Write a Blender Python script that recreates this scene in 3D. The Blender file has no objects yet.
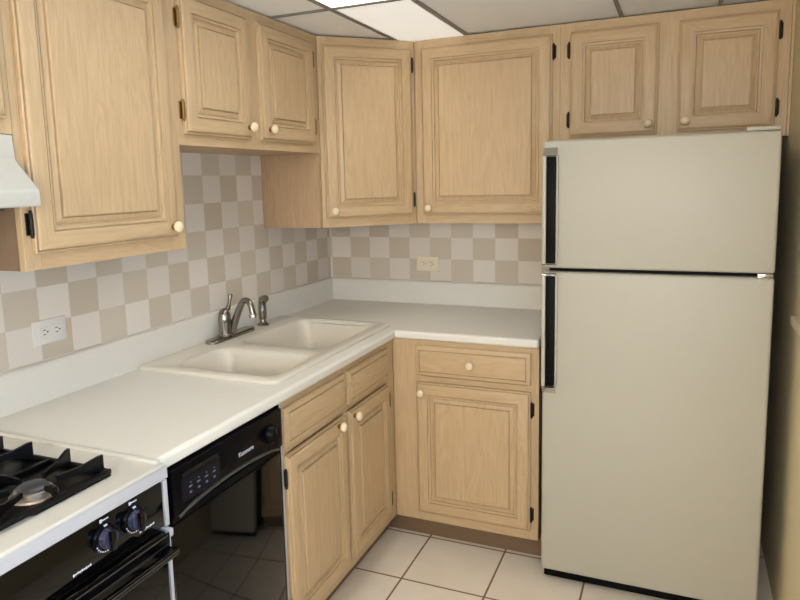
import bpy, bmesh, math, random
from mathutils import Vector, Matrix
R = math.radians
S = bpy.context.scene
COL = S.collection
random.seed(4)

# ------------------------------------------------------------------ camera
cam = bpy.data.objects.new('camera', bpy.data.cameras.new('camera'))
COL.objects.link(cam)
F, PX, PY = 670.96, 384.95, 274.65
CX, CY, CZ = 1.6965, -3.1474, 1.5310
YAW, PIT, ROL = -0.41321, -0.13617, -0.025133
fw = Vector((math.sin(YAW)*math.cos(PIT), math.cos(YAW)*math.cos(PIT), math.sin(PIT)))
rt0 = Vector((math.cos(YAW), -math.sin(YAW), 0)); up0 = rt0.cross(fw)
rt = rt0*math.cos(ROL) + up0*math.sin(ROL); up = -rt0*math.sin(ROL) + up0*math.cos(ROL)
M = Matrix((rt, up, -fw)).transposed().to_4x4(); M.translation = (CX, CY, CZ)
cam.matrix_world = M
cam.data.sensor_width = 36; cam.data.lens = F/800*36
cam.data.shift_x = (400-PX)/800; cam.data.shift_y = -(300-PY)/800
cam.data.clip_start = 0.02
S.camera = cam

# ------------------------------------------------------------------ world, lights, exposure
W = bpy.data.worlds.new('world'); S.world = W; W.use_nodes = True
W.node_tree.nodes['Background'].inputs[0].default_value = (0.75, 0.85, 1, 1)
W.node_tree.nodes['Background'].inputs[1].default_value = 0.3

def area(name, loc, target, sx, sy, power, col):
    l = bpy.data.lights.new(name, 'AREA'); l.shape = 'RECTANGLE'; l.size = sx; l.size_y = sy
    l.energy = power; l.color = col
    o = bpy.data.objects.new(name, l); COL.objects.link(o); o.location = loc
    o.rotation_euler = (Vector(target)-Vector(loc)).to_track_quat('-Z', 'Y').to_euler()
    return o
area('cool_side_fill', (2.045, -2.75, 1.27), (0.0, -1.9, 1.32), 1.0, 0.6, 29, (0.36, 0.62, 1.0))  # added cool fill for the left run, set at the unseen window
area('fluorescent_light', (0.70, -1.55, 2.118), (0.70, -1.55, 0), 0.28, 1.16, 2.6, (0.84, 0.93, 1.0)).data.spread = R(135)
area('far_fluorescent_light', (0.70, -0.66, 2.118), (0.70, -0.66, 0), 0.26, 0.45, 1.15, (1.0, 0.96, 0.88)).data.spread = R(115)
area('rear_fill_light', (0.70, -3.99, 2.118), (0.70, -3.99, 0), 0.28, 1.16, 12, (1.0, 0.94, 0.84))  # added fill behind the camera for floor and counters
area('warm_side_fill', (1.64, -2.78, 2.118), (1.64, -2.78, 0), 0.28, 1.16, 3.5, (1.0, 0.84, 0.62))  # added warm fill for the upper right cabinets
area('high_rear_fill', (1.50, -4.9, 1.76), (1.50, -0.3, 1.98), 1.1, 0.65, 62, (1.0, 0.96, 0.89))  # added fill high at the end wall; no room opens there
fill_sun = bpy.data.lights.new('fill_sun', 'SUN'); fill_sun.energy = 70; fill_sun.angle = R(1); fill_sun.color = (.86, .94, 1.0)  # added sun; its floor patch behind the camera bounces fill upward
so = bpy.data.objects.new('fill_sun', fill_sun); COL.objects.link(so); so.location = (6, -3, 6)
so.rotation_euler = Vector((-math.cos(R(68)), .04, -math.sin(R(68)))).to_track_quat('-Z', 'Y').to_euler()
S.view_settings.view_transform = 'Standard'; S.view_settings.look = 'None'
S.view_settings.gamma = 1; S.view_settings.use_curve_mapping = False
S.view_settings.exposure = -0.74

# ------------------------------------------------------------------ materials
def lin(c):
    return tuple(((v/255)/12.92 if v/255 <= .04045 else ((v/255+.055)/1.055)**2.4) for v in c) + (1,)
def mat(name, c, rough=.5, metal=0, coat=0, spec=None):
    m = bpy.data.materials.new(name); m.use_nodes = True
    b = m.node_tree.nodes['Principled BSDF']
    b.inputs['Base Color'].default_value = lin(c); b.inputs['Roughness'].default_value = rough
    b.inputs['Metallic'].default_value = metal
    if coat: b.inputs['Coat Weight'].default_value = coat
    if spec is not None: b.inputs['Specular IOR Level'].default_value = spec
    return m
class NT:
    def __init__(s, m): s.t = m.node_tree; s.b = s.t.nodes['Principled BSDF']
    def n(s, typ, **kw):
        x = s.t.nodes.new(typ)
        for k, v in kw.items(): setattr(x, k, v)
        return x
    def link(s, a, b): s.t.links.new(a, b)
    def math(s, op, a, b=None):
        x = s.n('ShaderNodeMath', operation=op)
        for i, v in enumerate((a, b)):
            if v is None: continue
            if isinstance(v, (int, float)): x.inputs[i].default_value = v
            else: s.link(v, x.inputs[i])
        return x.outputs[0]
    def mix(s, f, a, b):
        x = s.n('ShaderNodeMix', data_type='RGBA')
        for sock, v in ((x.inputs[0], f), (x.inputs[6], a), (x.inputs[7], b)):
            if isinstance(v, (int, float, tuple)): sock.default_value = v
            else: s.link(v, sock)
        return x.outputs[2]

def wood(name, scale, light=(207, 180, 142), dark=(180, 153, 114)):
    m = mat(name, light, .42); k = NT(m)
    tc = k.n('ShaderNodeTexCoord'); oi = k.n('ShaderNodeObjectInfo')
    add = k.n('ShaderNodeVectorMath', operation='ADD'); k.link(tc.outputs['Object'], add.inputs[0])
    mul = k.n('ShaderNodeVectorMath', operation='SCALE'); mul.inputs[0].default_value = (7.3, 3.1, 5.7)
    k.link(oi.outputs['Random'], mul.inputs['Scale']); k.link(mul.outputs[0], add.inputs[1])
    mp = k.n('ShaderNodeMapping'); mp.inputs['Scale'].default_value = scale; k.link(add.outputs[0], mp.inputs[0])
    fine = k.n('ShaderNodeTexNoise'); fine.inputs['Scale'].default_value = 9; fine.inputs['Detail'].default_value = 6
    fine.inputs['Roughness'].default_value = .7; k.link(mp.outputs[0], fine.inputs[0])
    broad = k.n('ShaderNodeTexNoise'); broad.inputs['Scale'].default_value = 1.3; broad.inputs['Detail'].default_value = 2
    broad.inputs['Distortion'].default_value = 1.0; k.link(mp.outputs[0], broad.inputs[0])
    # cathedral figure: contour bands of the broad noise
    bands = k.math('ABSOLUTE', k.math('SINE', k.math('MULTIPLY', broad.outputs[0], 42.0)))
    bands = k.math('POWER', bands, 3.0)
    f = k.math('ADD', k.math('MULTIPLY', fine.outputs[0], .85), k.math('MULTIPLY', bands, .16))
    rp = k.n('ShaderNodeValToRGB'); rp.color_ramp.elements[0].position = .30; rp.color_ramp.elements[1].position = .80
    rp.color_ramp.elements[0].color = lin(light); rp.color_ramp.elements[1].color = lin(dark); k.link(f, rp.inputs[0])
    tone = k.n('ShaderNodeTexNoise'); tone.inputs['Scale'].default_value = .55; k.link(mp.outputs[0], tone.inputs[0])
    pink = k.mix(k.math('MULTIPLY', tone.outputs[0], .5), rp.outputs[0], lin((198, 168, 134)))
    k.link(pink, k.b.inputs['Base Color'])
    bp = k.n('ShaderNodeBump'); bp.inputs['Strength'].default_value = .12; bp.inputs['Distance'].default_value = .002
    k.link(fine.outputs[0], bp.inputs['Height']); k.link(bp.outputs[0], k.b.inputs['Normal'])
    return m
WV = wood('pickled_oak_upright', (9, 9, .8))
WH = wood('pickled_oak_level', (.8, 9, 9))
WS = wood('oak_veneer_side', (14, 14, .9), (190, 160, 128), (160, 130, 98))
WD = wood('shaded_cabinet_side', (14, 14, .9), (82, 58, 44), (66, 45, 34))  # shade under the hood put into this side panel's colour
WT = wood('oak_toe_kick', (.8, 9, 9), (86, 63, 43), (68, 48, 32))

def checks(name, ax, u0, su, z0, sz):
    m = mat(name, (200, 195, 190), .45); k = NT(m)
    tc = k.n('ShaderNodeTexCoord'); sp = k.n('ShaderNodeSeparateXYZ'); k.link(tc.outputs['Object'], sp.inputs[0])
    u = k.math('DIVIDE', k.math('SUBTRACT', sp.outputs[ax], u0), su)
    v = k.math('DIVIDE', k.math('SUBTRACT', sp.outputs['Z'], z0), sz)
    fu, fv = k.math('FLOOR', u), k.math('FLOOR', v)
    par = k.math('FLOORED_MODULO', k.math('ADD', fu, fv), 2.0)
    par = k.math('GREATER_THAN', par, .5)
    cv = k.n('ShaderNodeCombineXYZ'); k.link(fu, cv.inputs[0]); k.link(fv, cv.inputs[1])
    wn = k.n('ShaderNodeTexWhiteNoise', noise_dimensions='2D'); k.link(cv.outputs[0], wn.inputs['Vector'])
    lo = k.mix(wn.outputs[0], lin((212, 201, 184)), lin((201, 188, 169)))
    hi = k.mix(wn.outputs[0], lin((232, 224, 214)), lin((222, 213, 202)))
    c = k.mix(par, lo, hi)
    # a faint joint between the checks
    eu = k.math('ABSOLUTE', k.math('SUBTRACT', k.math('FRACT', u), .5)); ev = k.math('ABSOLUTE', k.math('SUBTRACT', k.math('FRACT', v), .5))
    e = k.math('GREATER_THAN', k.math('MAXIMUM', eu, ev), .488)
    c = k.mix(k.math('MULTIPLY', e, .35), c, lin((205, 196, 184)))
    k.link(c, k.b.inputs['Base Color'])
    return m
CHK_L = checks('checked_tile_left', 'Y', -0.247, .1104, 1.040, .1072)
CHK_B = checks('checked_tile_back', 'X', 0.014, .1104, 1.040, .1072)

def floor_mat():
    m = mat('beige_floor_tile', (205, 190, 168), .28); k = NT(m)
    tc = k.n('ShaderNodeTexCoord'); sp = k.n('ShaderNodeSeparateXYZ'); k.link(tc.outputs['Object'], sp.inputs[0])
    u = k.math('DIVIDE', k.math('SUBTRACT', sp.outputs['X'], .751), .330)
    v = k.math('DIVIDE', k.math('SUBTRACT', sp.outputs['Y'], -.575), .330)
    eu = k.math('ABSOLUTE', k.math('SUBTRACT', k.math('FRACT', u), .5)); ev = k.math('ABSOLUTE', k.math('SUBTRACT', k.math('FRACT', v), .5))
    g = k.math('GREATER_THAN', k.math('MAXIMUM', eu, ev), .4885)
    cv = k.n('ShaderNodeCombineXYZ'); k.link(k.math('FLOOR', u), cv.inputs[0]); k.link(k.math('FLOOR', v), cv.inputs[1])
    wn = k.n('ShaderNodeTexWhiteNoise', noise_dimensions='2D'); k.link(cv.outputs[0], wn.inputs['Vector'])
    ns = k.n('ShaderNodeTexNoise'); ns.inputs['Scale'].default_value = 9; ns.inputs['Detail'].default_value = 5; k.link(tc.outputs['Object'], ns.inputs[0])
    f = k.math('ADD', k.math('MULTIPLY', ns.outputs[0], .8), k.math('MULTIPLY', wn.outputs[0], .25))
    t = k.mix(f, lin((244, 234, 218)), lin((224, 211, 192)))
    c = k.mix(g, t, lin((128, 100, 78)))
    k.link(c, k.b.inputs['Base Color'])
    k.link(k.math('ADD', k.math('MULTIPLY', g, .5), .28), k.b.inputs['Roughness'])
    bp = k.n('ShaderNodeBump'); bp.inputs['Strength'].default_value = .5; bp.inputs['Distance'].default_value = .003
    k.link(k.math('SUBTRACT', 1.0, g), bp.inputs['Height']); k.link(bp.outputs[0], k.b.inputs['Normal'])
    return m
FLOOR = floor_mat()
def speckle(name, a, b, scale, rough, bump=0):
    m = mat(name, a, rough); k = NT(m)
    tc = k.n('ShaderNodeTexCoord')
    ns = k.n('ShaderNodeTexNoise'); ns.inputs['Scale'].default_value = scale; ns.inputs['Detail'].default_value = 3; k.link(tc.outputs['Object'], ns.inputs[0])
    k.link(k.mix(ns.outputs[0], lin(a), lin(b)), k.b.inputs['Base Color'])
    if bump:
        bp = k.n('ShaderNodeBump'); bp.inputs['Strength'].default_value = bump; bp.inputs['Distance'].default_value = .002
        k.link(ns.outputs[0], bp.inputs['Height']); k.link(bp.outputs[0], k.b.inputs['Normal'])
    return m
CEIL = speckle('ceiling_tile', (248, 247, 246), (238, 237, 235), 160, .9, .4)
PAINT = speckle('beige_wall_paint', (236, 221, 182), (230, 215, 176), 60, .8, .05)
COUNTER = speckle('off_white_laminate', (233, 229, 219), (227, 223, 213), 90, .38)
SINKM = speckle('cream_sink_enamel', (221, 213, 197), (218, 210, 194), 40, .22)
FRIDGE = speckle('almond_fridge_enamel', (186, 182, 168), (182, 178, 164), 220, .42, .06)
RANGE = speckle('cream_range_enamel', (214, 209, 197), (211, 206, 194), 40, .25)
WHITE = mat('white_enamel', (184, 184, 189), .3)
HOODM = speckle('white_hood_enamel', (210, 208, 199), (206, 204, 195), 40, .35)
LEDGE = mat('cream_ledge_paint', (216, 205, 176), .5)
PLATE = mat('white_outlet_plastic', (226, 222, 216), .4)
PLATEB = mat('ivory_outlet_plastic', (238, 227, 202), .4)
KNOBM = mat('cream_ceramic', (230, 212, 180), .25)
BRONZE = mat('dark_bronze', (36, 28, 22), .45, .6)
BRASS = mat('aged_brass', (140, 108, 62), .4, .8)
CHROME = mat('chrome', (205, 203, 200), .14, 1)
NICKEL = mat('brushed_nickel', (146, 142, 135), .22, 1)
BLACK = mat('black_gloss', (5, 5, 6), .06, spec=.32)
BLACKM = mat('black_panel', (5, 5, 9), .28, spec=.09)
IRON = mat('black_cast_iron', (8, 8, 9), .38, spec=.25)
RUBBER = mat('black_gasket', (5, 5, 6), .5, spec=.12)
FSIDE = mat('black_fridge_side', (7, 7, 7), .6, spec=.15)
BURN = mat('burner_alloy', (168, 158, 146), .35, .8)
CAP = mat('burner_cap_enamel', (70, 70, 74), .3, .4)
MARK = mat('white_print', (215, 220, 235), .5)
KEYP = mat('blue_grey_print', (104, 116, 150), .5)
GREYM = mat('grey_edge', (84, 83, 80), .35, .5)
GRID = mat('grey_ceiling_grid', (128, 124, 120), .5)
HOLE = mat('socket_slot', (40, 36, 32), .6)
WFRAME = mat('white_window_frame', (225, 225, 222), .4)
GLASS = bpy.data.materials.new('window_glass'); GLASS.use_nodes = True
_t = GLASS.node_tree; _t.nodes.clear(); _o = _t.nodes.new('ShaderNodeOutputMaterial'); _m = _t.nodes.new('ShaderNodeMixShader')
_a = _t.nodes.new('ShaderNodeBsdfTransparent'); _g = _t.nodes.new('ShaderNodeBsdfGlossy'); _g.inputs['Roughness'].default_value = .02
_m.inputs[0].default_value = .06; _t.links.new(_a.outputs[0], _m.inputs[1]); _t.links.new(_g.outputs[0], _m.inputs[2]); _t.links.new(_m.outputs[0], _o.inputs[0])
def emit(name, c, s):
    m = mat(name, (235, 235, 232), .5); b = m.node_tree.nodes['Principled BSDF']
    b.inputs['Emission Color'].default_value = c; b.inputs['Emission Strength'].default_value = s
    return m
LIT = emit('lit_diffuser', (1, .985, .96, 1), 2.6)
DIM = emit('dim_diffuser', (1, .97, .92, 1), .72)

# ------------------------------------------------------------------ mesh helpers
class MB:
    def __init__(s): s.bm = bmesh.new(); s.mats = []
    def mi(s, m):
        if m not in s.mats: s.mats.append(m)
        return s.mats.index(m)
    def add(s, b, m):
        i = s.mi(m)
        for f in b.faces: f.material_index = i
        s.merge(b)
    def merge(s, b):
        t = bpy.data.meshes.new('t'); b.to_mesh(t); b.free(); s.bm.from_mesh(t); bpy.data.meshes.remove(t)
    def box(s, x0, x1, y0, y1, z0, z1, m, bev=0, seg=2):
        b = bmesh.new(); bmesh.ops.create_cube(b, size=1)
        for v in b.verts:
            v.co = ((x0+x1)/2+v.co.x*(x1-x0), (y0+y1)/2+v.co.y*(y1-y0), (z0+z1)/2+v.co.z*(z1-z0))
        if bev: bmesh.ops.bevel(b, geom=b.edges[:], offset=bev, segments=seg, affect='EDGES', profile=.5)
        s.add(b, m); return s
    def prism(s, pts, axis, a0, a1, m, bev=0, seg=2):
        """pts: 2D outline; axis the extrusion axis; remaining axes keep xyz order"""
        b = bmesh.new()
        def co(p, a):
            l = list(p); l.insert('xyz'.index(axis), a); return l
        A = [b.verts.new(co(p, a0)) for p in pts]; B = [b.verts.new(co(p, a1)) for p in pts]
        n = len(pts); b.faces.new(A); b.faces.new(B)
        for i in range(n): b.faces.new((A[i], A[(i+1) % n], B[(i+1) % n], B[i]))
        bmesh.ops.recalc_face_normals(b, faces=b.faces[:])
        if bev: bmesh.ops.bevel(b, geom=b.edges[:], offset=bev, segments=seg, affect='EDGES', profile=.5)
        s.add(b, m); return s
    def lathe(s, prof, loc, m, n=24, axis=(0, 0, 1)):
        b = bmesh.new(); q = Vector((0, 0, 1)).rotation_difference(Vector(axis)); loc = Vector(loc); rings = []
        for r, h in prof:
            rings.append([b.verts.new(loc+q@Vector((max(r, 1e-5)*math.cos(2*math.pi*i/n), max(r, 1e-5)*math.sin(2*math.pi*i/n), h))) for i in range(n)])
        for a, c in zip(rings, rings[1:]):
            for i in range(n): b.faces.new((a[i], a[(i+1) % n], c[(i+1) % n], c[i]))
        b.faces.new(rings[0][::-1]); b.faces.new(rings[-1])
        bmesh.ops.recalc_face_normals(b, faces=b.faces[:]); s.add(b, m); return s
    def tube(s, pts, rad, m, n=14, sub=6, flat=1):
        P = [Vector(p) for p in pts]; rr = rad if isinstance(rad, (list, tuple)) else [rad]*len(P)
        Q, RR = [], []
        for i in range(len(P)-1):
            p0, p1, p2, p3 = P[max(i-1, 0)], P[i], P[i+1], P[min(i+2, len(P)-1)]
            for j in range(sub):
                t = j/sub
                Q.append(.5*((2*p1)+(-p0+p2)*t+(2*p0-5*p1+4*p2-p3)*t*t+(-p0+3*p1-3*p2+p3)*t**3)); RR.append(rr[i]*(1-t)+rr[i+1]*t)
        Q.append(P[-1]); RR.append(rr[-1])
        b = bmesh.new(); rings = []; nrm = None
        for i, q in enumerate(Q):
            d = (Q[min(i+1, len(Q)-1)]-Q[max(i-1, 0)]).normalized()
            if nrm is None: nrm = d.orthogonal().normalized()
            nrm = (nrm-d*nrm.dot(d)).normalized(); bn = d.cross(nrm)
            rings.append([b.verts.new(q+nrm*RR[i]*math.cos(2*math.pi*k/n)+bn*RR[i]*flat*math.sin(2*math.pi*k/n)) for k in range(n)])
        for a, c in zip(rings, rings[1:]):
            for i in range(n): b.faces.new((a[i], a[(i+1) % n], c[(i+1) % n], c[i]))
        b.faces.new(rings[0]); b.faces.new(rings[-1]); bmesh.ops.recalc_face_normals(b, faces=b.faces[:])
        s.add(b, m); return s
    def rings(s, w, h, prof, mv, mh, cap=True, back=True):
        """concentric rectangles in the x-z plane; prof = (inset, y)"""
        b = bmesh.new(); L = []
        iv, ih = s.mi(mv), s.mi(mh)
        for d, y in prof:
            L.append([b.verts.new(c) for c in ((d, y, d), (w-d, y, d), (w-d, y, h-d), (d, y, h-d))])
        for a, c in zip(L, L[1:]):
            for i in range(4):
                f = b.faces.new((a[i], a[(i+1) % 4], c[(i+1) % 4], c[i])); f.material_index = ih if i % 2 == 0 else iv
        if cap: f = b.faces.new(L[-1]); f.material_index = iv
        if back: f = b.faces.new(L[0][::-1]); f.material_index = iv
        bmesh.ops.recalc_face_normals(b, faces=b.faces[:])
        s.merge(b); return s
    def build(s, name, parent=None, loc=(0, 0, 0), rz=0, smooth=40):
        me = bpy.data.meshes.new(name); s.bm.to_mesh(me); s.bm.free()
        for m in s.mats: me.materials.append(m)
        if smooth:
            me.shade_smooth(); me.set_sharp_from_angle(angle=R(smooth))
        o = bpy.data.objects.new(name, me); COL.objects.link(o); o.location = loc; o.rotation_euler.z = rz
        if parent: o.parent = parent
        return o
def thing(name, label, cat, loc=(0, 0, 0), rz=0, group=None):
    o = bpy.data.objects.new(name, None); COL.objects.link(o); o.location = loc; o.rotation_euler.z = rz
    o.empty_display_size = .1
    return tag(o, label, cat, group)
def tag(o, label, cat, group=None):
    o['label'] = label; o['category'] = cat
    if group: o['group'] = group
    return o
def struct(o): o['kind'] = 'structure'; return o
def text(name, body, size, m, parent, loc, rot, extrude=.0003, align='CENTER'):
    c = bpy.data.curves.new(name, 'FONT'); c.body = body; c.size = size; c.extrude = extrude; c.align_x = align; c.align_y = 'CENTER'
    t = bpy.data.objects.new('t', c); COL.objects.link(t)
    dg = bpy.context.evaluated_depsgraph_get(); me = bpy.data.meshes.new_from_object(t.evaluated_get(dg))
    bpy.data.objects.remove(t); bpy.data.curves.remove(c)
    me.materials.clear(); me.materials.append(m); me.name = name
    o = bpy.data.objects.new(name, me); COL.objects.link(o); o.parent = parent; o.location = loc; o.rotation_euler = rot
    return o

# ------------------------------------------------------------------ the setting
ZC = 2.144; XR = 2.056; YF = -5.0
struct(MB().box(-.1, XR+.1, YF-.1, .1, -.06, 0, FLOOR).build('floor', smooth=0))
struct(MB().box(-.08, XR+.08, YF-.08, .08, ZC+.003, ZC+.06, CEIL).build('ceiling', smooth=0))
struct(MB().box(-.08, 0, YF, .08, .001, ZC+.002, CHK_L).build('wall_left', smooth=0))
struct(MB().box(.0005, XR, 0, .08, .001, ZC+.002, CHK_B).build('wall_back', smooth=0))
wy0, wy1, wz0, wz1 = -3.45, -2.25, .95, 1.95
wr = MB()
wr.box(XR, XR+.08, YF, wy0, .001, ZC+.002, PAINT); wr.box(XR, XR+.08, wy1, .08, .001, ZC+.002, PAINT)
wr.box(XR, XR+.08, wy0, wy1, .001, wz0, PAINT); wr.box(XR, XR+.08, wy0, wy1, wz1, ZC+.002, PAINT)
struct(wr.build('wall_right', smooth=0))
struct(MB().box(0, XR, YF-.08, YF, .001, ZC+.002, PAINT).build('wall_front', smooth=0))
wf = MB()
for a, b_, c, d in ((wy0, wy0+.05, wz0, wz1), (wy1-.05, wy1, wz0, wz1), (wy0+.05, wy1-.05, wz0, wz0+.05), (wy0+.05, wy1-.05, wz1-.05, wz1), (-2.87, -2.83, wz0+.05, wz1-.05)):
    wf.box(XR+.02, XR+.06, a, b_, c, d, WFRAME, .004)
win = struct(wf.build('added_window_1'))  # unseen window, added to let fill light into the room
MB().box(XR+.038, XR+.042, wy0+.05, -2.87, wz0+.05, wz1-.05, GLASS).build('glass_pane', win)
MB().box(XR+.038, XR+.042, -2.83, wy1-.05, wz0+.05, wz1-.05, GLASS).build('glass_pane', win)
# cap ledge running along the right wall
struct(MB().box(XR-.028, XR-.0005, -2.2, -.755, 1.060, 1.087, LEDGE, .004).build('trim_1'))
# suspended ceiling grid
def gridbar(i, x0, x1, y0, y1):
    struct(MB().box(x0, x1, y0, y1, ZC-.0035, ZC+.0025, GRID).build('trim_%d' % i, smooth=0))
gi = 2
for gx in (.545, .853, 1.472, 1.812):
    gridbar(gi, gx-.007, gx+.007, YF+.002, -.002); gi += 1
for gy in (-.945, -2.165, -3.385, -4.6):
    for a, b_ in ((.001, .537), (.553, .845), (.861, 1.464), (1.480, 1.804), (1.820, XR-.001)):
        gridbar(gi, a, b_, gy-.007, gy+.007); gi += 1
# fluorescent panels set in the grid
def ceiling_panel(label, y0, y1, m, xa=.5535, xb=.8445):
    t = thing('ceiling_light', label, 'ceiling light', ((xa+xb)/2, (y0+y1)/2, ZC), 0, 'ceiling light panels')
    hx, hy, e = (xb-xa)/2, (y1-y0)/2, .006
    MB().box(-hx+e, hx-e, -hy+e, hy-e, -.0005, .002, m).build('diffuser', t, smooth=0)
    fr = MB()
    for q in ((-hx, -hx+e, -hy, hy), (hx-e, hx, -hy, hy), (-hx+e, hx-e, -hy, -hy+e), (-hx+e, hx-e, hy-e, hy)):
        fr.box(*q, -.0015, .0025, WHITE)
    fr.build('frame', t, smooth=0)
ceiling_panel('brightly glowing white ceiling light panel cut by the top edge of the photo', -2.156, -.954, LIT)
ceiling_panel('added out-of-view ceiling panel glowing at the rear of the room as fill light', -4.590, -3.394, LIT)  # unseen panel, added to go with the rear fill
ceiling_panel('added out-of-view ceiling panel glowing near the right wall as fill light', -3.376, -2.174, LIT, 1.4805, 1.8035)  # unseen panel, added to go with the warm side fill
ceiling_panel('softly lit cream ceiling light panel ending at the corner wall cabinets', -.936, -.004, DIM)

# ------------------------------------------------------------------ cabinets
SW = .064
def knob(parent, x, z, y=-.020):
    k = MB()
    k.lathe([(.0085, 0), (.009, .002), (.006, .004), (.006, .010)], (x, y, z), BRASS, 16, (0, -1, 0))
    k.lathe([(.007, .009), (.0125, .012), (.0160, .017), (.0168, .022), (.0150, .027), (.0105, .0305), (.004, .032)], (x, y, z), KNOBM, 24, (0, -1, 0))
    return k.build('knob', parent)
def hinge(parent, x, z, side, m=None):
    """exposed hinge: leaf on the frame and a knuckle along the door edge; side -1 left of the door, +1 right"""
    h = MB(); m = m or BRONZE
    a, b_ = sorted((x, x+side*.013))
    h.box(a, b_, -.0035, -.0005, z-.026, z+.026, m, .001, 1)
    cx = x+side*.004
    h.lathe([(.002, -.033), (.0042, -.030), (.0042, -.026), (.0052, -.025), (.0052, .025), (.0042, .026), (.0042, .030), (.002, .033)], (cx, -.0105, z), m, 12)
    return h.build('hinge', parent)
def door(cab, x, z, w, h, kn=None, hs=0, hm=None, hz=(.07, .07)):
    d = MB()
    d.rings(w, h, [(.0, -.0008), (.0, -.011), (.003, -.0130), (.0042, -.0130), (.0046, -.0095), (.0074, -.0095), (.0078, -.0165), (.013, -.0195), (.016, -.020), (SW-.0150, -.020), (SW-.0146, -.0135), (SW-.0116, -.0135), (SW-.0112, -.0175), (SW-.0055, -.0162), (SW-.0035, -.0085), (SW, -.006), (SW, -.003)], WV, WH, cap=False, back=False)
    o = d.build('door', cab, (x, 0, z), smooth=25)
    p = MB(); q = SW-.004
    p.rings(w-2*q, h-2*q, [(0, -.002), (0, -.0072), (.006, -.0072), (.0066, -.0095), (.0195, -.0140), (.0199, -.0100), (.0229, -.0100), (.0233, -.0185), (.026, -.0195)], WV, WV)
    p.build('door_panel', o, (q, 0, q), smooth=20)
    if kn: knob(o, kn[0], kn[1])
    if hs:
        hx = 0 if hs < 0 else w
        for zz in (hz[0], h-hz[1]): hinge(o, hx, zz, hs, hm)
    return o
def drawer(cab, x, z, w, h, kn=False, name='drawer_front'):
    d = MB()
    d.rings(w, h, [(0, -.0008), (0, -.010), (.003, -.0125), (.006, -.013), (.0160, -.0165), (.0164, -.0120), (.0194, -.0120), (.0198, -.0192), (.024, -.020)], WH, WH)
    o = d.build(name, cab, (x, 0, z), smooth=20)
    if kn: knob(o, w/2, h/2)
    return o
def frame(cab, w, z0, z1, stiles, rails, y=-.0):
    """face frame: stiles = (x0,x1) full height, rails = (x0,x1,za,zb)"""
    f = MB()
    for a, b_ in stiles: f.box(a, b_, 0, .019, z0, z1, WV, .0008, 1)
    for a, b_, c, d in rails: f.box(a, b_, .0002, .019, c, d, WH)
    return f.build('face_frame', cab, smooth=0)
ZB, ZS, ZT = 1.345, 1.661, 2.1405
RZ = R(90)
UD = .300
# wall cabinet beside the hood (local x runs along +y of the room)
def wallcab(label, y0, y1, zb, doors, side=WS, depth=UD-.001):
    w = y1-y0
    c = thing('wall_cabinet', label, 'cabinet', (UD, y0, 0), RZ, 'wooden wall cabinets')
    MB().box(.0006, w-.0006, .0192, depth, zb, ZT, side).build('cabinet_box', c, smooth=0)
    return c, w
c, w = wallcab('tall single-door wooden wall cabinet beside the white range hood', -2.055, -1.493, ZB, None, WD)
frame(c, w, ZB, ZT, [(0, .045), (w-.065, w)], [(.045, w-.065, ZB, ZB+.05), (.045, w-.065, ZT-.05, ZT)])
door(c, .022, 1.385, .494, 2.106-1.385, (.494-.028, .032), -1, BRONZE)
c, w = wallcab('short two-door wooden wall cabinet above the sink', -1.4925, -.6125, ZS, None)
frame(c, w, ZS, ZT, [(0, .05), (.342, .462), (w-.05, w)], [(.05, .342, ZS, ZS+.05), (.462, w-.05, ZS, ZS+.05), (.05, .342, ZT-.05, ZT), (.462, w-.05, ZT-.05, ZT)])
door(c, .020, 1.695, .350, 2.106-1.695, (.350-.026, .038), -1, BRASS)
door(c, .434, 1.695, .391, 2.106-1.695, (.040, .038), 1, BRASS)
# over the range
c, w = wallcab('short wooden wall cabinet directly above the white range hood', -2.82, -2.0558, ZS, None)
frame(c, w, ZS, ZT, [(0, .04), (w/2-.03, w/2+.03), (w-.04, w)], [(.04, w/2-.03, ZS, ZS+.05), (w/2+.03, w-.04, ZS, ZS+.05), (.04, w/2-.03, ZT-.05, ZT), (w/2+.03, w-.04, ZT-.05, ZT)])
door(c, .018, 1.695, .345, 2.106-1.695, (.345-.026, .038), -1, BRONZE)
door(c, w-.018-.345, 1.695, .345, 2.106-1.695, (.026, .038), 0, BRONZE)
# diagonal corner cabinet
s2 = 2**-.5
dl = (.612-.300)/s2
c = thing('corner_wall_cabinet', 'angled single-door wooden corner wall cabinet facing diagonally into the room', 'cabinet', (.300, -.612, 0), R(45), 'wooden wall cabinets')
b = MB(); inv = Matrix.Rotation(-R(45), 2)
def loc2(x, y):
    v = inv @ Vector((x-.300, y+.612)); return (v.x, v.y)
q = .0193/s2
b.prism([loc2(.0012, -.0012), loc2(.0012, -.612), loc2(.300-.012, -.612), (.0128, .0193), (dl-.0128, .0193), loc2(.612, -.300+.012), loc2(.612, -.0012)], 'z', ZB, ZT, WS)
b.build('cabinet_box', c, smooth=0)
frame(c, dl, ZB, ZT, [(0.001, .04), (dl-.04, dl-.001)], [(.04, dl-.04, ZB, ZB+.05), (.04, dl-.04, ZT-.05, ZT)])
door(c, .018, 1.383, dl-.036, 2.106-1.383, (.030, .032), 1, BRONZE)
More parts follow.
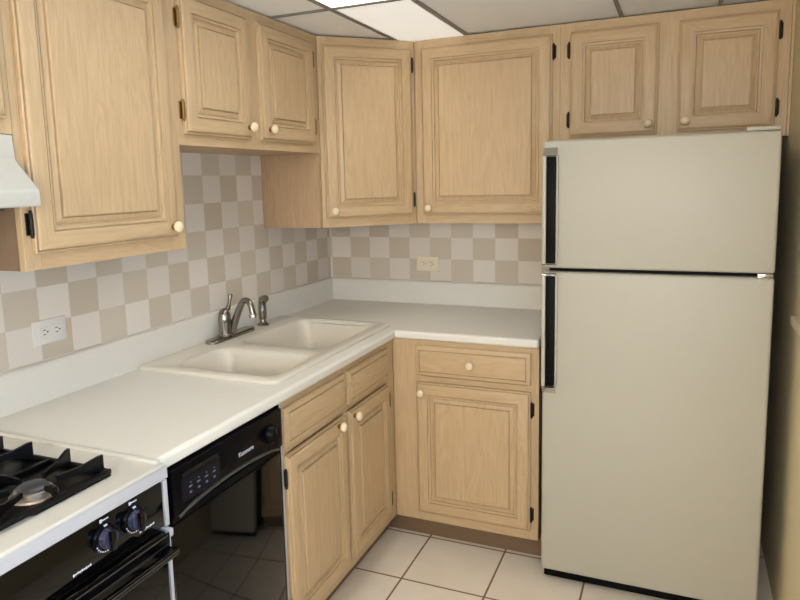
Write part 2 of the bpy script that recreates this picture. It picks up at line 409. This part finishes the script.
# back wall cabinets (local x = room x)
BX0, BX1 = .6145, 1.242
c = thing('wall_cabinet', 'large single-door wooden wall cabinet between the corner cabinet and the refrigerator', 'cabinet', (BX0, -UD, 0), 0, 'wooden wall cabinets')
w = BX1-BX0
MB().box(.0006, w-.0006, .0192, UD-.001, ZB, ZT, WS).build('cabinet_box', c, smooth=0)
frame(c, w, ZB, ZT, [(0.002, .05), (w-.05, w)], [(.05, w-.05, ZB, ZB+.05), (.05, w-.05, ZT-.05, ZT)])
door(c, .648-BX0, 1.383, 1.213-.648, 2.106-1.383, (.034, .030), 1, BRONZE)
FX0, FX1 = 1.2425, 2.044
c = thing('wall_cabinet', 'short two-door wooden wall cabinet above the refrigerator', 'cabinet', (FX0, -UD, 0), 0, 'wooden wall cabinets')
w = FX1-FX0
MB().box(.0006, w-.0006, .0192, UD-.001, ZS+.002, ZT, WS).build('cabinet_box', c, smooth=0)
frame(c, w, ZS+.002, ZT, [(0, .06), (.350, .455), (w-.06, w)], [(.06, .35, ZS+.002, ZS+.05), (.455, w-.06, ZS+.002, ZS+.05), (.06, .35, ZT-.05, ZT), (.455, w-.06, ZT-.05, ZT)])
door(c, 1.282-FX0, 1.693, 1.611-1.282, 2.104-1.693, (.329-.032, .038), -1, BRONZE)
door(c, 1.679-FX0, 1.695, 2.006-1.679, 2.104-1.695, (.030, .038), 1, BRONZE)
MB().box(FX1-FX0+.0008, XR-FX0-.0008, .0, .022, ZS+.002, ZT, WV, .001, 1).build('filler_strip', c, smooth=0)

# base cabinets
XF, YB, TK = .614, -.618, .063
CT = .8855
c = thing('sink_base_cabinet', 'two-door wooden sink base cabinet right of the black dishwasher', 'cabinet', (XF, -1.494, 0), RZ, 'wooden base cabinets')
w = 1.494+YB-.0005
MB().box(0, w, .0195, .590, .10, .70, WS).box(0, w, .0195, .06, .70, CT, WS).box(0, w, .56, .59, .70, CT, WS).build('cabinet_box', c, smooth=0)
frame(c, w, .10, CT, [(0, .03), (.408, .440), (w-.09, w)], [(.03, .408, .10, .14), (.44, w-.09, .10, .14), (.03, .408, .715, .735), (.44, w-.09, .715, .735), (.03, .408, CT-.03, CT), (.44, w-.09, CT-.03, CT)])
drawer(c, .006, .738, .400, .862-.738, name='false_drawer_front'); drawer(c, .434, .738, .366, .862-.738, name='false_drawer_front')
door(c, .006, .140, .400, .711-.140, (.400-.070, .572-.020), -1, BRONZE)
door(c, .434, .140, .366, .711-.140, (.026, .572-.022), 1, BRONZE)
MB().box(-.014, -.0006, -.004, .30, .0, CT, WHITE, .001, 1).build('end_strip', c)
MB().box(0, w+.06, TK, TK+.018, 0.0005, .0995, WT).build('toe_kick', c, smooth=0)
c = thing('base_cabinet', 'wooden base cabinet with one drawer over one door beside the refrigerator', 'cabinet', (XF, YB, 0), 0, 'wooden base cabinets')
w = 1.2255-XF
MB().box(.0, w, .0195, -YB-.02, .10, CT, WS).build('cabinet_box', c, smooth=0)
frame(c, w, .10, CT, [(.0005, .125), (w-.05, w)], [(.125, w-.05, .10, .14), (.125, w-.05, .712, .735), (.125, w-.05, CT-.025, CT)])
drawer(c, .721-XF, .740, 1.195-.721, .866-.740, True)
door(c, .721-XF, .140, 1.195-.721, .711-.140, (.028, .572-.042), 1, BRONZE)
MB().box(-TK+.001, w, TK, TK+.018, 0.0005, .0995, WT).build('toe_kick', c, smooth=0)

# ------------------------------------------------------------------ countertop with sink cut-out
ZW, TH = .923, .036
def slab(xs, ys, inside, z0, z1, m):
    b = bmesh.new(); V = {}
    def v(i, j, k):
        if (i, j, k) not in V: V[i, j, k] = b.verts.new((xs[i], ys[j], (z0, z1)[k]))
        return V[i, j, k]
    ok = lambda i, j: 0 <= i < len(xs)-1 and 0 <= j < len(ys)-1 and inside((xs[i]+xs[i+1])/2, (ys[j]+ys[j+1])/2)
    for i in range(len(xs)-1):
        for j in range(len(ys)-1):
            if not ok(i, j): continue
            b.faces.new((v(i, j, 1), v(i+1, j, 1), v(i+1, j+1, 1), v(i, j+1, 1)))
            b.faces.new((v(i, j, 0), v(i, j+1, 0), v(i+1, j+1, 0), v(i+1, j, 0)))
            for di, dj, p, q in ((-1, 0, (i, j+1), (i, j)), (1, 0, (i+1, j), (i+1, j+1)), (0, -1, (i, j), (i+1, j)), (0, 1, (i+1, j+1), (i, j+1))):
                if not ok(i+di, j+dj): b.faces.new((v(*p, 0), v(*q, 0), v(*q, 1), v(*p, 1)))
    bmesh.ops.recalc_face_normals(b, faces=b.faces[:])
    return b
SX0, SX1, SY0, SY1 = .026, .584, -1.462, -.552
hx0, hx1, hy0, hy1 = .062, .556, -1.430, -.574
XC, YC, CY0, CX1 = .633, -.632, -2.034, 1.2265
ct = thing('countertop', 'off-white L-shaped countertop running from the range round to the refrigerator', 'countertop')
mb = MB()
bm = slab([.0012, hx0, hx1, XC, CX1], [CY0, hy0, YC, hy1, -.0012],
          lambda x, y: (x < XC or y > YC) and not (hx0 < x < hx1 and hy0 < y < hy1), ZW-TH, ZW, COUNTER)
mb.add(bm, COUNTER)
wt = mb.build('worktop', ct, smooth=30)
bv = wt.modifiers.new('edge', 'BEVEL'); bv.width = .011; bv.segments = 4; bv.limit_method = 'ANGLE'; bv.angle_limit = R(50)
# coved backsplash, one run per wall
prof = [(.0012, ZW+.0002), (.0255, ZW+.0002), (.0245, ZW+.003), (.023, ZW+.010), (.022, ZW+.022), (.021, 1.028), (.018, 1.035), (.012, 1.037), (.0012, 1.037)]
MB().prism(prof, 'y', CY0, -.0012, COUNTER).build('backsplash', ct, smooth=50)
MB().prism([(-x, z) for x, z in prof], 'x', .0220, CX1, COUNTER).build('backsplash', ct, smooth=50)

# ------------------------------------------------------------------ sink
def rrect(x0, x1, y0, y1, r, n=6):
    o = []
    for cx, cy, a in ((x1-r, y1-r, 0), (x0+r, y1-r, 90), (x0+r, y0+r, 180), (x1-r, y0+r, 270)):
        for i in range(n+1):
            t = R(a+90*i/n); o.append((cx+r*math.cos(t), cy+r*math.sin(t)))
    return o
def loftloops(loops):
    b = bmesh.new(); L = [[b.verts.new(p) for p in l] for l in loops]
    for a, c in zip(L, L[1:]):
        n = len(a)
        for i in range(n): b.faces.new((a[i], a[(i+1) % n], c[(i+1) % n], c[i]))
    b.faces.new(L[0]); b.faces.new(L[-1]); bmesh.ops.recalc_face_normals(b, faces=b.faces[:])
    return b
def tmpobj(b):
    me = bpy.data.meshes.new('t'); b.to_mesh(me); b.free(); o = bpy.data.objects.new('t', me); COL.objects.link(o); return o
ZR = .9365
sink = thing('kitchen_sink', 'cream double-bowl drop-in sink set in the countertop', 'sink')
def outl(d, z, r): return [(x, y, z) for x, y in rrect(SX0+d, SX1-d, SY0+d, SY1-d, r)]
body = tmpobj(loftloops([outl(.042, .745, .03), outl(.042, ZW+.0004, .03), outl(0, ZW+.0004, .024), outl(-.0005, ZW+.006, .0245), outl(.003, ZW+.011, .022), outl(.008, ZR, .018)]))
def cutter(x0, x1, y0, y1):
    L = []
    for z, d, r in ((.770, .075, .03), (.772, .045, .05), (.785, .026, .06), (.81, .018, .06), (.915, .004, .055), (.927, 0, .053), (.9335, -.004, .055), (ZR+.0005, -.011, .06)):
        L.append([(x, y, z) for x, y in rrect(x0+d, x1-d, y0+d, y1-d, r)])
    return tmpobj(loftloops(L))
cuts = [cutter(.150, .540, -1.408, -1.150), cutter(.160, .528, -1.050, -.592)]
for q in cuts:
    md = body.modifiers.new('b', 'BOOLEAN'); md.object = q; md.operation = 'DIFFERENCE'; md.solver = 'EXACT'
dg = bpy.context.evaluated_depsgraph_get(); me = bpy.data.meshes.new_from_object(body.evaluated_get(dg)); me.name = 'basin'
for q in cuts+[body]: bpy.data.objects.remove(q)
me.materials.clear(); me.materials.append(SINKM); me.shade_smooth(); me.set_sharp_from_angle(angle=R(35))
o = bpy.data.objects.new('basin', me); COL.objects.link(o); o.parent = sink
for dy, dx in ((-1.275, .345), (-.834, .34)):
    MB().lathe([(.044, .7705), (.044, .7725), (.036, .7735), (.034, .7715), (.0, .7715)], (dx, dy, 0), CHROME).build('drain', sink)

# faucet
fa = thing('kitchen_faucet', 'brushed nickel single-lever faucet on the back deck of the sink', 'faucet', (.072, -.990, ZR))
pl = MB(); pl.add(loftloops([[(x, y, z) for x, y in rrect(-.028+d, .028-d, -.143+d, .143-d, .027-d)] for z, d in ((.0003, 0), (.009, 0), (.0125, .003), (.0150, .010))]), NICKEL)
pl.build('base_plate', fa)
MB().lathe([(.030, .0123), (.029, .018), (.0255, .022), (.025, .070), (.026, .074), (.025, .080), (.0235, .098), (.018, .112), (.009, .120), (.0, .122)], (0, -.035, 0), NICKEL).build('body', fa)
MB().tube([(0, -.030, .104), (.002, -.012, .118), (.002, -.002, .140), (.002, .006, .160)], [.010, .010, .0065, .0085], NICKEL).lathe([(.0, -.003), (.008, .0), (.0095, .005), (.007, .011), (.0, .013)], (.002, .007, .160), NICKEL, 14).build('lever', fa)
MB().tube([(.008, -.008, .016), (.022, -.008, .050), (.050, -.012, .106), (.078, -.018, .148), (.100, -.022, .155), (.120, -.026, .140), (.131, -.029, .104)], [.0175, .0155, .0135, .0122, .0118, .0118, .0118], NICKEL, 16).lathe([(.0145, .0), (.0150, .012), (.013, .016)], (.131, -.029, .090), CHROME, 16).build('spout', fa)
sp = thing('side_sprayer', 'small brushed nickel pull-out sprayer standing right of the faucet', 'sprayer', (.072, -.762, ZR))
MB().lathe([(.026, .0003), (.026, .004), (.020, .009), (.014, .014), (.0125, .030), (.0, .031)], (0, 0, 0), NICKEL).build('holder', sp)
MB().tube([(0, 0, .028), (0, 0, .060), (.0, 0, .092), (.006, -.004, .112), (.030, -.018, .120)], [.0155, .0185, .0170, .0175, .0150], NICKEL, 16).build('spray_head', sp)

# ------------------------------------------------------------------ wall outlets
def outlet(label, loc, rz, m):
    t = thing('wall_outlet', label, 'outlet', loc, rz, 'wall outlets')
    MB().box(-.0585, .0585, -.0065, -.0006, -.0365, .0365, m, .003).build('cover_plate', t)
    for sx in (-.021, .021):
        r = MB(); r.box(sx-.0155, sx+.0155, -.0085, -.0066, -.0165, .0165, m, .001, 1)
        for q in (-.0065, .0065): r.box(sx-.005 if q > 0 else sx-.004, sx+.005 if q > 0 else sx+.004, -.0089, -.0086, q-.0012, q+.0012, HOLE)
        r.lathe([(.0026, 0), (.0026, .0004)], (sx+.0105, -.0086, 0), HOLE, 10, (0, -1, 0))
        r.build('receptacle', t)
    MB().lathe([(.003, 0), (.003, .0008), (.001, .0012)], (0, -.0066, 0), m, 12, (0, -1, 0)).build('screw', t)
outlet('white double outlet on the left wall above the end of the counter', (0, -1.765, 1.122), RZ, PLATE)
outlet('ivory double outlet on the back wall below the large wall cabinet', (.553, 0, 1.123), 0, PLATEB)

# ------------------------------------------------------------------ dishwasher (local x along +y)
DY0, DW = -2.012, .500
d = thing('dishwasher', 'black built-in dishwasher between the range and the sink cabinet', 'dishwasher', (.624, DY0, 0), RZ)
MB().box(.004, DW-.004, .03, .57, .02, .882, BLACKM).build('tub', d, smooth=0)
for a in (0, DW-.012): MB().box(a, a+.012, .0, .0295, .10, .884, BLACKM, .002).build('side_trim', d)
dr = MB()
dr.box(.014, DW-.014, -.006, .0295, .105, .742, BLACK, .006, 3)
dr.build('door', d)
pn = MB()
# control panel whose lower edge is scooped out as a pocket handle
pts = []
n = 24; x0, x1 = .014, DW-.014
pts += [(x0, .880), (x1, .880), (x1, .765)]
for i in range(n+1):
    t = i/n; x = x1-.03-(x1-x0-.06)*t
    pts.append((x, .765+.022*math.sin(math.pi*t)**.6*(1 if 0 < i < n else 0)))
pts.append((x0, .765))
pn.prism([(a, z) for a, z in pts], 'y', -.016, .0295, BLACKM, .0025, 2)
cp = pn.build('control_panel', d)
MB().box(.020, DW-.020, -.004, .0285, .744, .763, BLACKM).build('handle_pocket', d, smooth=0)
lip = MB(); L = []
for i in range(n+1):
    t = i/n; x = x1-.02-(x1-x0-.04)*t
    L.append((x, -.0145, .760+.022*math.sin(math.pi*t)**.6))
lip.tube(L, .0042, GREYM, 8, 2); lip.build('handle_lip', d)
kp = MB().box(.045, .190, -.0175, -.0163, .790, .848, mat('blue_black_keypad', (9, 10, 18), .3, spec=.2), .0005, 1)
for i in range(4):
    x = .075+.030*i
    kp.box(x-.006, x+.006, -.0178, -.0174, .818, .822, KEYP); kp.box(x-.004, x+.004, -.0178, -.0174, .803, .808, KEYP)
    kp.box(x-.001, x+.003, -.0178, -.0174, .828, .831, KEYP)
kp.build('keypad', cp)
MB().box(.048, .185, -.0178, -.0163, .850, .862, BLACK).build('display_window', cp, smooth=0)
text('brand_lettering', 'Kenmore', .018, MARK, cp, (.305, -.0163, .818), (R(90), 0, 0))
MB().lathe([(.028, 0), (.027, .008), (.022, .016), (.020, .020), (.0, .0205)], (.425, -.0161, .822), BLACKM, 28, (0, -1, 0)).box(.423, .427, -.0372, -.0366, .826, .840, GREYM).build('dial', cp)
MB().box(.01, DW-.01, .055, .075, .001, .098, RUBBER).build('toe_panel', d, smooth=0)

# ------------------------------------------------------------------ gas range (local x along +y)
GW = .760
GY0 = -2.0385-GW
g = thing('gas_range', 'cream gas range with black control panel and oven door beside the counter', 'gas range', (.640, GY0, 0), RZ)
bd = MB(); bd.box(.0, GW, .0, .62, .03, .884, WHITE, .003); bd.build('body', g)
tp = MB()
tp.box(-.002, GW+.002, -.024, .634, .8845, .923, RANGE, .008, 3)
# low raised rim round the burner well
for q in ((.0, .016, -.010, .63), (GW-.016, GW, -.010, .63)):
    tp.box(*q, .920, .930, RANGE, .004, 2)
tp.build('cooktop', g)
MB().box(-.001, GW+.001, -.0262, -.0238, .889, .918, WHITE, .001, 1).build('front_trim', g)
gp = MB().box(.003, GW-.013, -.020, -.0005, .778, .8835, BLACK, .003)
KN = ((GW-.104, .841), (GW-.182, .840), (.182, .840), (.104, .841))
for x, z in KN:
    gp.box(x-.004, x+.014, -.0204, -.0198, z+.0345, z+.0372, MARK); gp.box(x-.008, x-.002, -.0204, -.0198, z+.0325, z+.0395, MARK)
for cx in (GW-.240, GW-.066):
    for i in range(9): gp.box(cx-.022+i*.005, cx-.0185+i*.005, -.0204, -.0198, .7995+(.001 if i % 3 else 0), .8045-(.001 if i % 2 else 0), MARK)
gp.build('control_panel', g)
od = MB(); od.box(.012, GW-.018, -.030, -.0005, .20, .772, BLACK, .006, 3)
odo = od.build('oven_door', g)
MB().box(.012, GW-.014, -.034, -.0302, .735, .768, BLACKM, .002).box(.02, GW-.02, -.0355, -.0342, .7625, .765, GREYM).box(.02, GW-.02, -.0355, -.0342, .742, .7435, GREYM).build('door_trim', odo)
hd = MB(); hd.box(.03, GW-.016, -.064, -.048, .722, .740, BLACK, .006, 3)
hd.box(.04, .07, -.049, -.0302, .724, .738, BLACKM); hd.box(GW-.05, GW-.02, -.049, -.0302, .724, .738, BLACKM); hd.box(.04, GW-.02, -.0650, -.0642, .7345, .7362, GREYM)
hd.build('oven_handle', odo)
MB().prism([(-.034, .772), (-.001, .772), (-.001, .66), (-.010, .66), (-.010, .735), (-.034, .755)], 'x', GW-.012, GW-.001, WHITE, .002).build('corner_trim', g)
MB().box(GW-.0065, GW+.003, -.021, -.0005, .03, .755, WHITE, .001, 1).build('side_trim', g)
MB().box(GW-.0090, GW+.003, -.021, -.0005, .775, .8835, WHITE, .001, 1).build('side_trim', g)
MB().box(.012, GW-.014, -.024, -.0005, .04, .192, BLACK, .004).build('lower_drawer', g)
def knobs(x, z):
    k = MB()
    k.lathe([(.030, 0), (.0295, .004), (.027, .007), (.0, .0072)], (x, -.0202, z), BLACKM, 32, (0, -1, 0))
    k.lathe([(.0215, .0068), (.0205, .012), (.019, .020), (.0, .021)], (x, -.0202, z), mat('blue_grey_knob', (84, 88, 118), .2, .7), 32, (0, -1, 0))
    k.box(x-.008, x+.006, -.0502, -.0402, z-.021, z+.021, BLACK, .003)
    t = k
    for i in range(11):
        a = R(200+14*i); r = .0265
        t.box(x+r*math.cos(a)-.0013, x+r*math.cos(a)+.0013, -.0278, -.0268, z+r*math.sin(a)-.0013, z+r*math.sin(a)+.0013, MARK)
    t.box(x-.004, x+.004, -.0278, -.0240, z+.025, z+.0285, MARK)
    k.build('burner_knob', g)
for x, z in KN: knobs(x, z)
# burners: each pair shares one grate; local y grows to the back of the range
ZG = .9235
def burner_pair(xc):
    pan = MB(); hw = .134
    def pout(d, z):
        P = [(xc-hw+d, .055+d), (xc-.07, .055+d), (xc-.05, .040+d), (xc+hw-d, .040+d), (xc+hw-d, .435-d), (xc-hw+d, .435-d)]
        return [(x, y, z) for x, y in P]
    pan.add(loftloops([pout(0, ZG+.0005), pout(0, ZG+.004), pout(.004, ZG+.006)]), IRON); pan.build('drip_pan', g)
    fr = MB()
    z0, z1 = ZG+.006, ZG+.017
    for q in ((xc-hw, xc+hw, .036, .048), (xc-hw, xc+hw, .428, .440), (xc-hw, xc-hw+.012, .048, .428), (xc+hw-.012, xc+hw, .048, .428), (xc-hw, xc+hw, .206, .217)):
        fr.box(*q, z0, z1, IRON, .003)
    gr = fr.build('grate', g)
    for cy, fr_, bk in ((.108, .048, .206), (.322, .217, .428)):
        zt = ZG+.034
        ribs = [((xc+a*.040, cy+b*.018), (xc+a*(hw-.002), cy+b*.050), .012) for a in (-1, 1) for b in (-1, 1)]
        ribs += [((xc, cy-.036), (xc, fr_-.004), 0), ((xc, cy+.036), (xc, bk+.004), 0)]
        for (ax, ay), (bx, by), fin in ribs:
            d = Vector((bx-ax, by-ay)); L = d.length; d /= L; t = .0035
            P = [(0, zt-.001), (0, zt-.012), (L*.55, zt-.014), (L, z0), (L, zt+fin), (L-.012, zt+fin*.9), (L*.55, zt+.002)]
            bb = bmesh.new()
            A = [bb.verts.new((ax+d.x*r-d.y*t, ay+d.y*r+d.x*t, z)) for r, z in P]; B = [bb.verts.new((ax+d.x*r+d.y*t, ay+d.y*r-d.x*t, z)) for r, z in P]
            bb.faces.new(A); bb.faces.new(B)
            for i in range(len(P)): bb.faces.new((A[i], A[(i+1) % len(P)], B[(i+1) % len(P)], B[i]))
            bmesh.ops.recalc_face_normals(bb, faces=bb.faces[:])
            fing = MB(); fing.add(bb, IRON); fing.build('grate_finger', gr, smooth=0)
        MB().lathe([(.046, ZG+.0062), (.044, ZG+.010), (.037, ZG+.011), (.036, ZG+.020), (.034, ZG+.0215), (.0, ZG+.0215)], (xc, cy, 0), BURN, 32).lathe([(.030, ZG+.0215), (.031, ZG+.0245), (.027, ZG+.0285), (.012, ZG+.031), (.0, ZG+.031)], (xc, cy, 0), CAP, 32).build('burner', g)
burner_pair(GW-.230); burner_pair(.230)

# ------------------------------------------------------------------ range hood
h = thing('range_hood', 'white range hood under the short cabinet at the left edge', 'range hood', (0, GY0-.02, 0))
HW = GW+.0
prof = [(.004, 1.6600), (.302, 1.6600), (.306, 1.603), (.372, 1.536), (.374, 1.530), (.374, 1.500), (.370, 1.497), (.004, 1.497)]
MB().prism(prof, 'y', .0, HW+.001, HOODM, .003, 2).build('canopy', h)
MB().box(.05, .33, .06, HW-.06, 1.490, 1.4968, GREYM).build('grease_filter', h, smooth=0)

# ------------------------------------------------------------------ refrigerator
FL, FR_, FY = 1.2544, 1.985, -.720
f = thing('refrigerator', 'almond top-freezer refrigerator with black-strip handles', 'refrigerator', (FL, FY, 0))
w = FR_-FL
MB().box(.012, w-.004, .062, .690, .03, 1.644, FSIDE, .004).build('body', f)
MB().box(.016, w-.010, .050, .0615, .052, 1.640, RUBBER).build('door_gasket', f, smooth=0)
fz = MB().box(0, w, 0, .050, 1.2124, 1.663, FRIDGE, .010, 4).build('freezer_door', f)
fd = MB().box(0, w, 0, .050, .048, 1.1990, FRIDGE, .010, 4).build('fridge_door', f)
def fhandle(door_, z0, z1, chrome_top):
    hn = MB()
    hn.box(.0005, .054, -.010, -.0003, z0, z1, FRIDGE, .003)
    hn.box(.0005, .0145, -.026, -.009, z0, z1, FRIDGE, .004, 3)
    o = hn.build('handle', door_)
    MB().box(.0150, .047, -.0255, -.0102, z0+.004, z1-.004, RUBBER, .003).build('handle_insert', o)
    for z, s_ in ((z1, 1), (z0, -1)):
        P = [(-.032, z), (-.0005, z), (-.0005, z+s_*.030), (-.012, z+s_*.016)] if (s_ > 0) == chrome_top or s_ < 0 and not chrome_top else [(-.032, z), (-.0005, z), (-.0005, z+s_*.006), (-.028, z+s_*.006)]
        MB().prism(P, 'x', .001, .050, CHROME, .002).build('handle_cap', o)
fhandle(fz, 1.228, 1.610, True)
fhandle(fd, .778, 1.189, False)
MB().box(.008, w-.012, .025, .062, .010, .0478, RUBBER, .003).build('base_grille', f)
hc = MB(); hc.box(w-.100, w-.004, -.004, .06, 1.6635, 1.676, FRIDGE, .004); hc.build('hinge_cover', f)
MB().box(w-.050, w-.004, -.003, .03, 1.1995, 1.2118, CHROME, .002).build('door_hinge', f)
for x in (.06, w-.06):
    for y in (.10, .68): MB().lathe([(.018, .0005), (.018, .010), (.008, .012), (.008, .0305)], (x, y, 0), RUBBER, 12).build('levelling_foot', f)
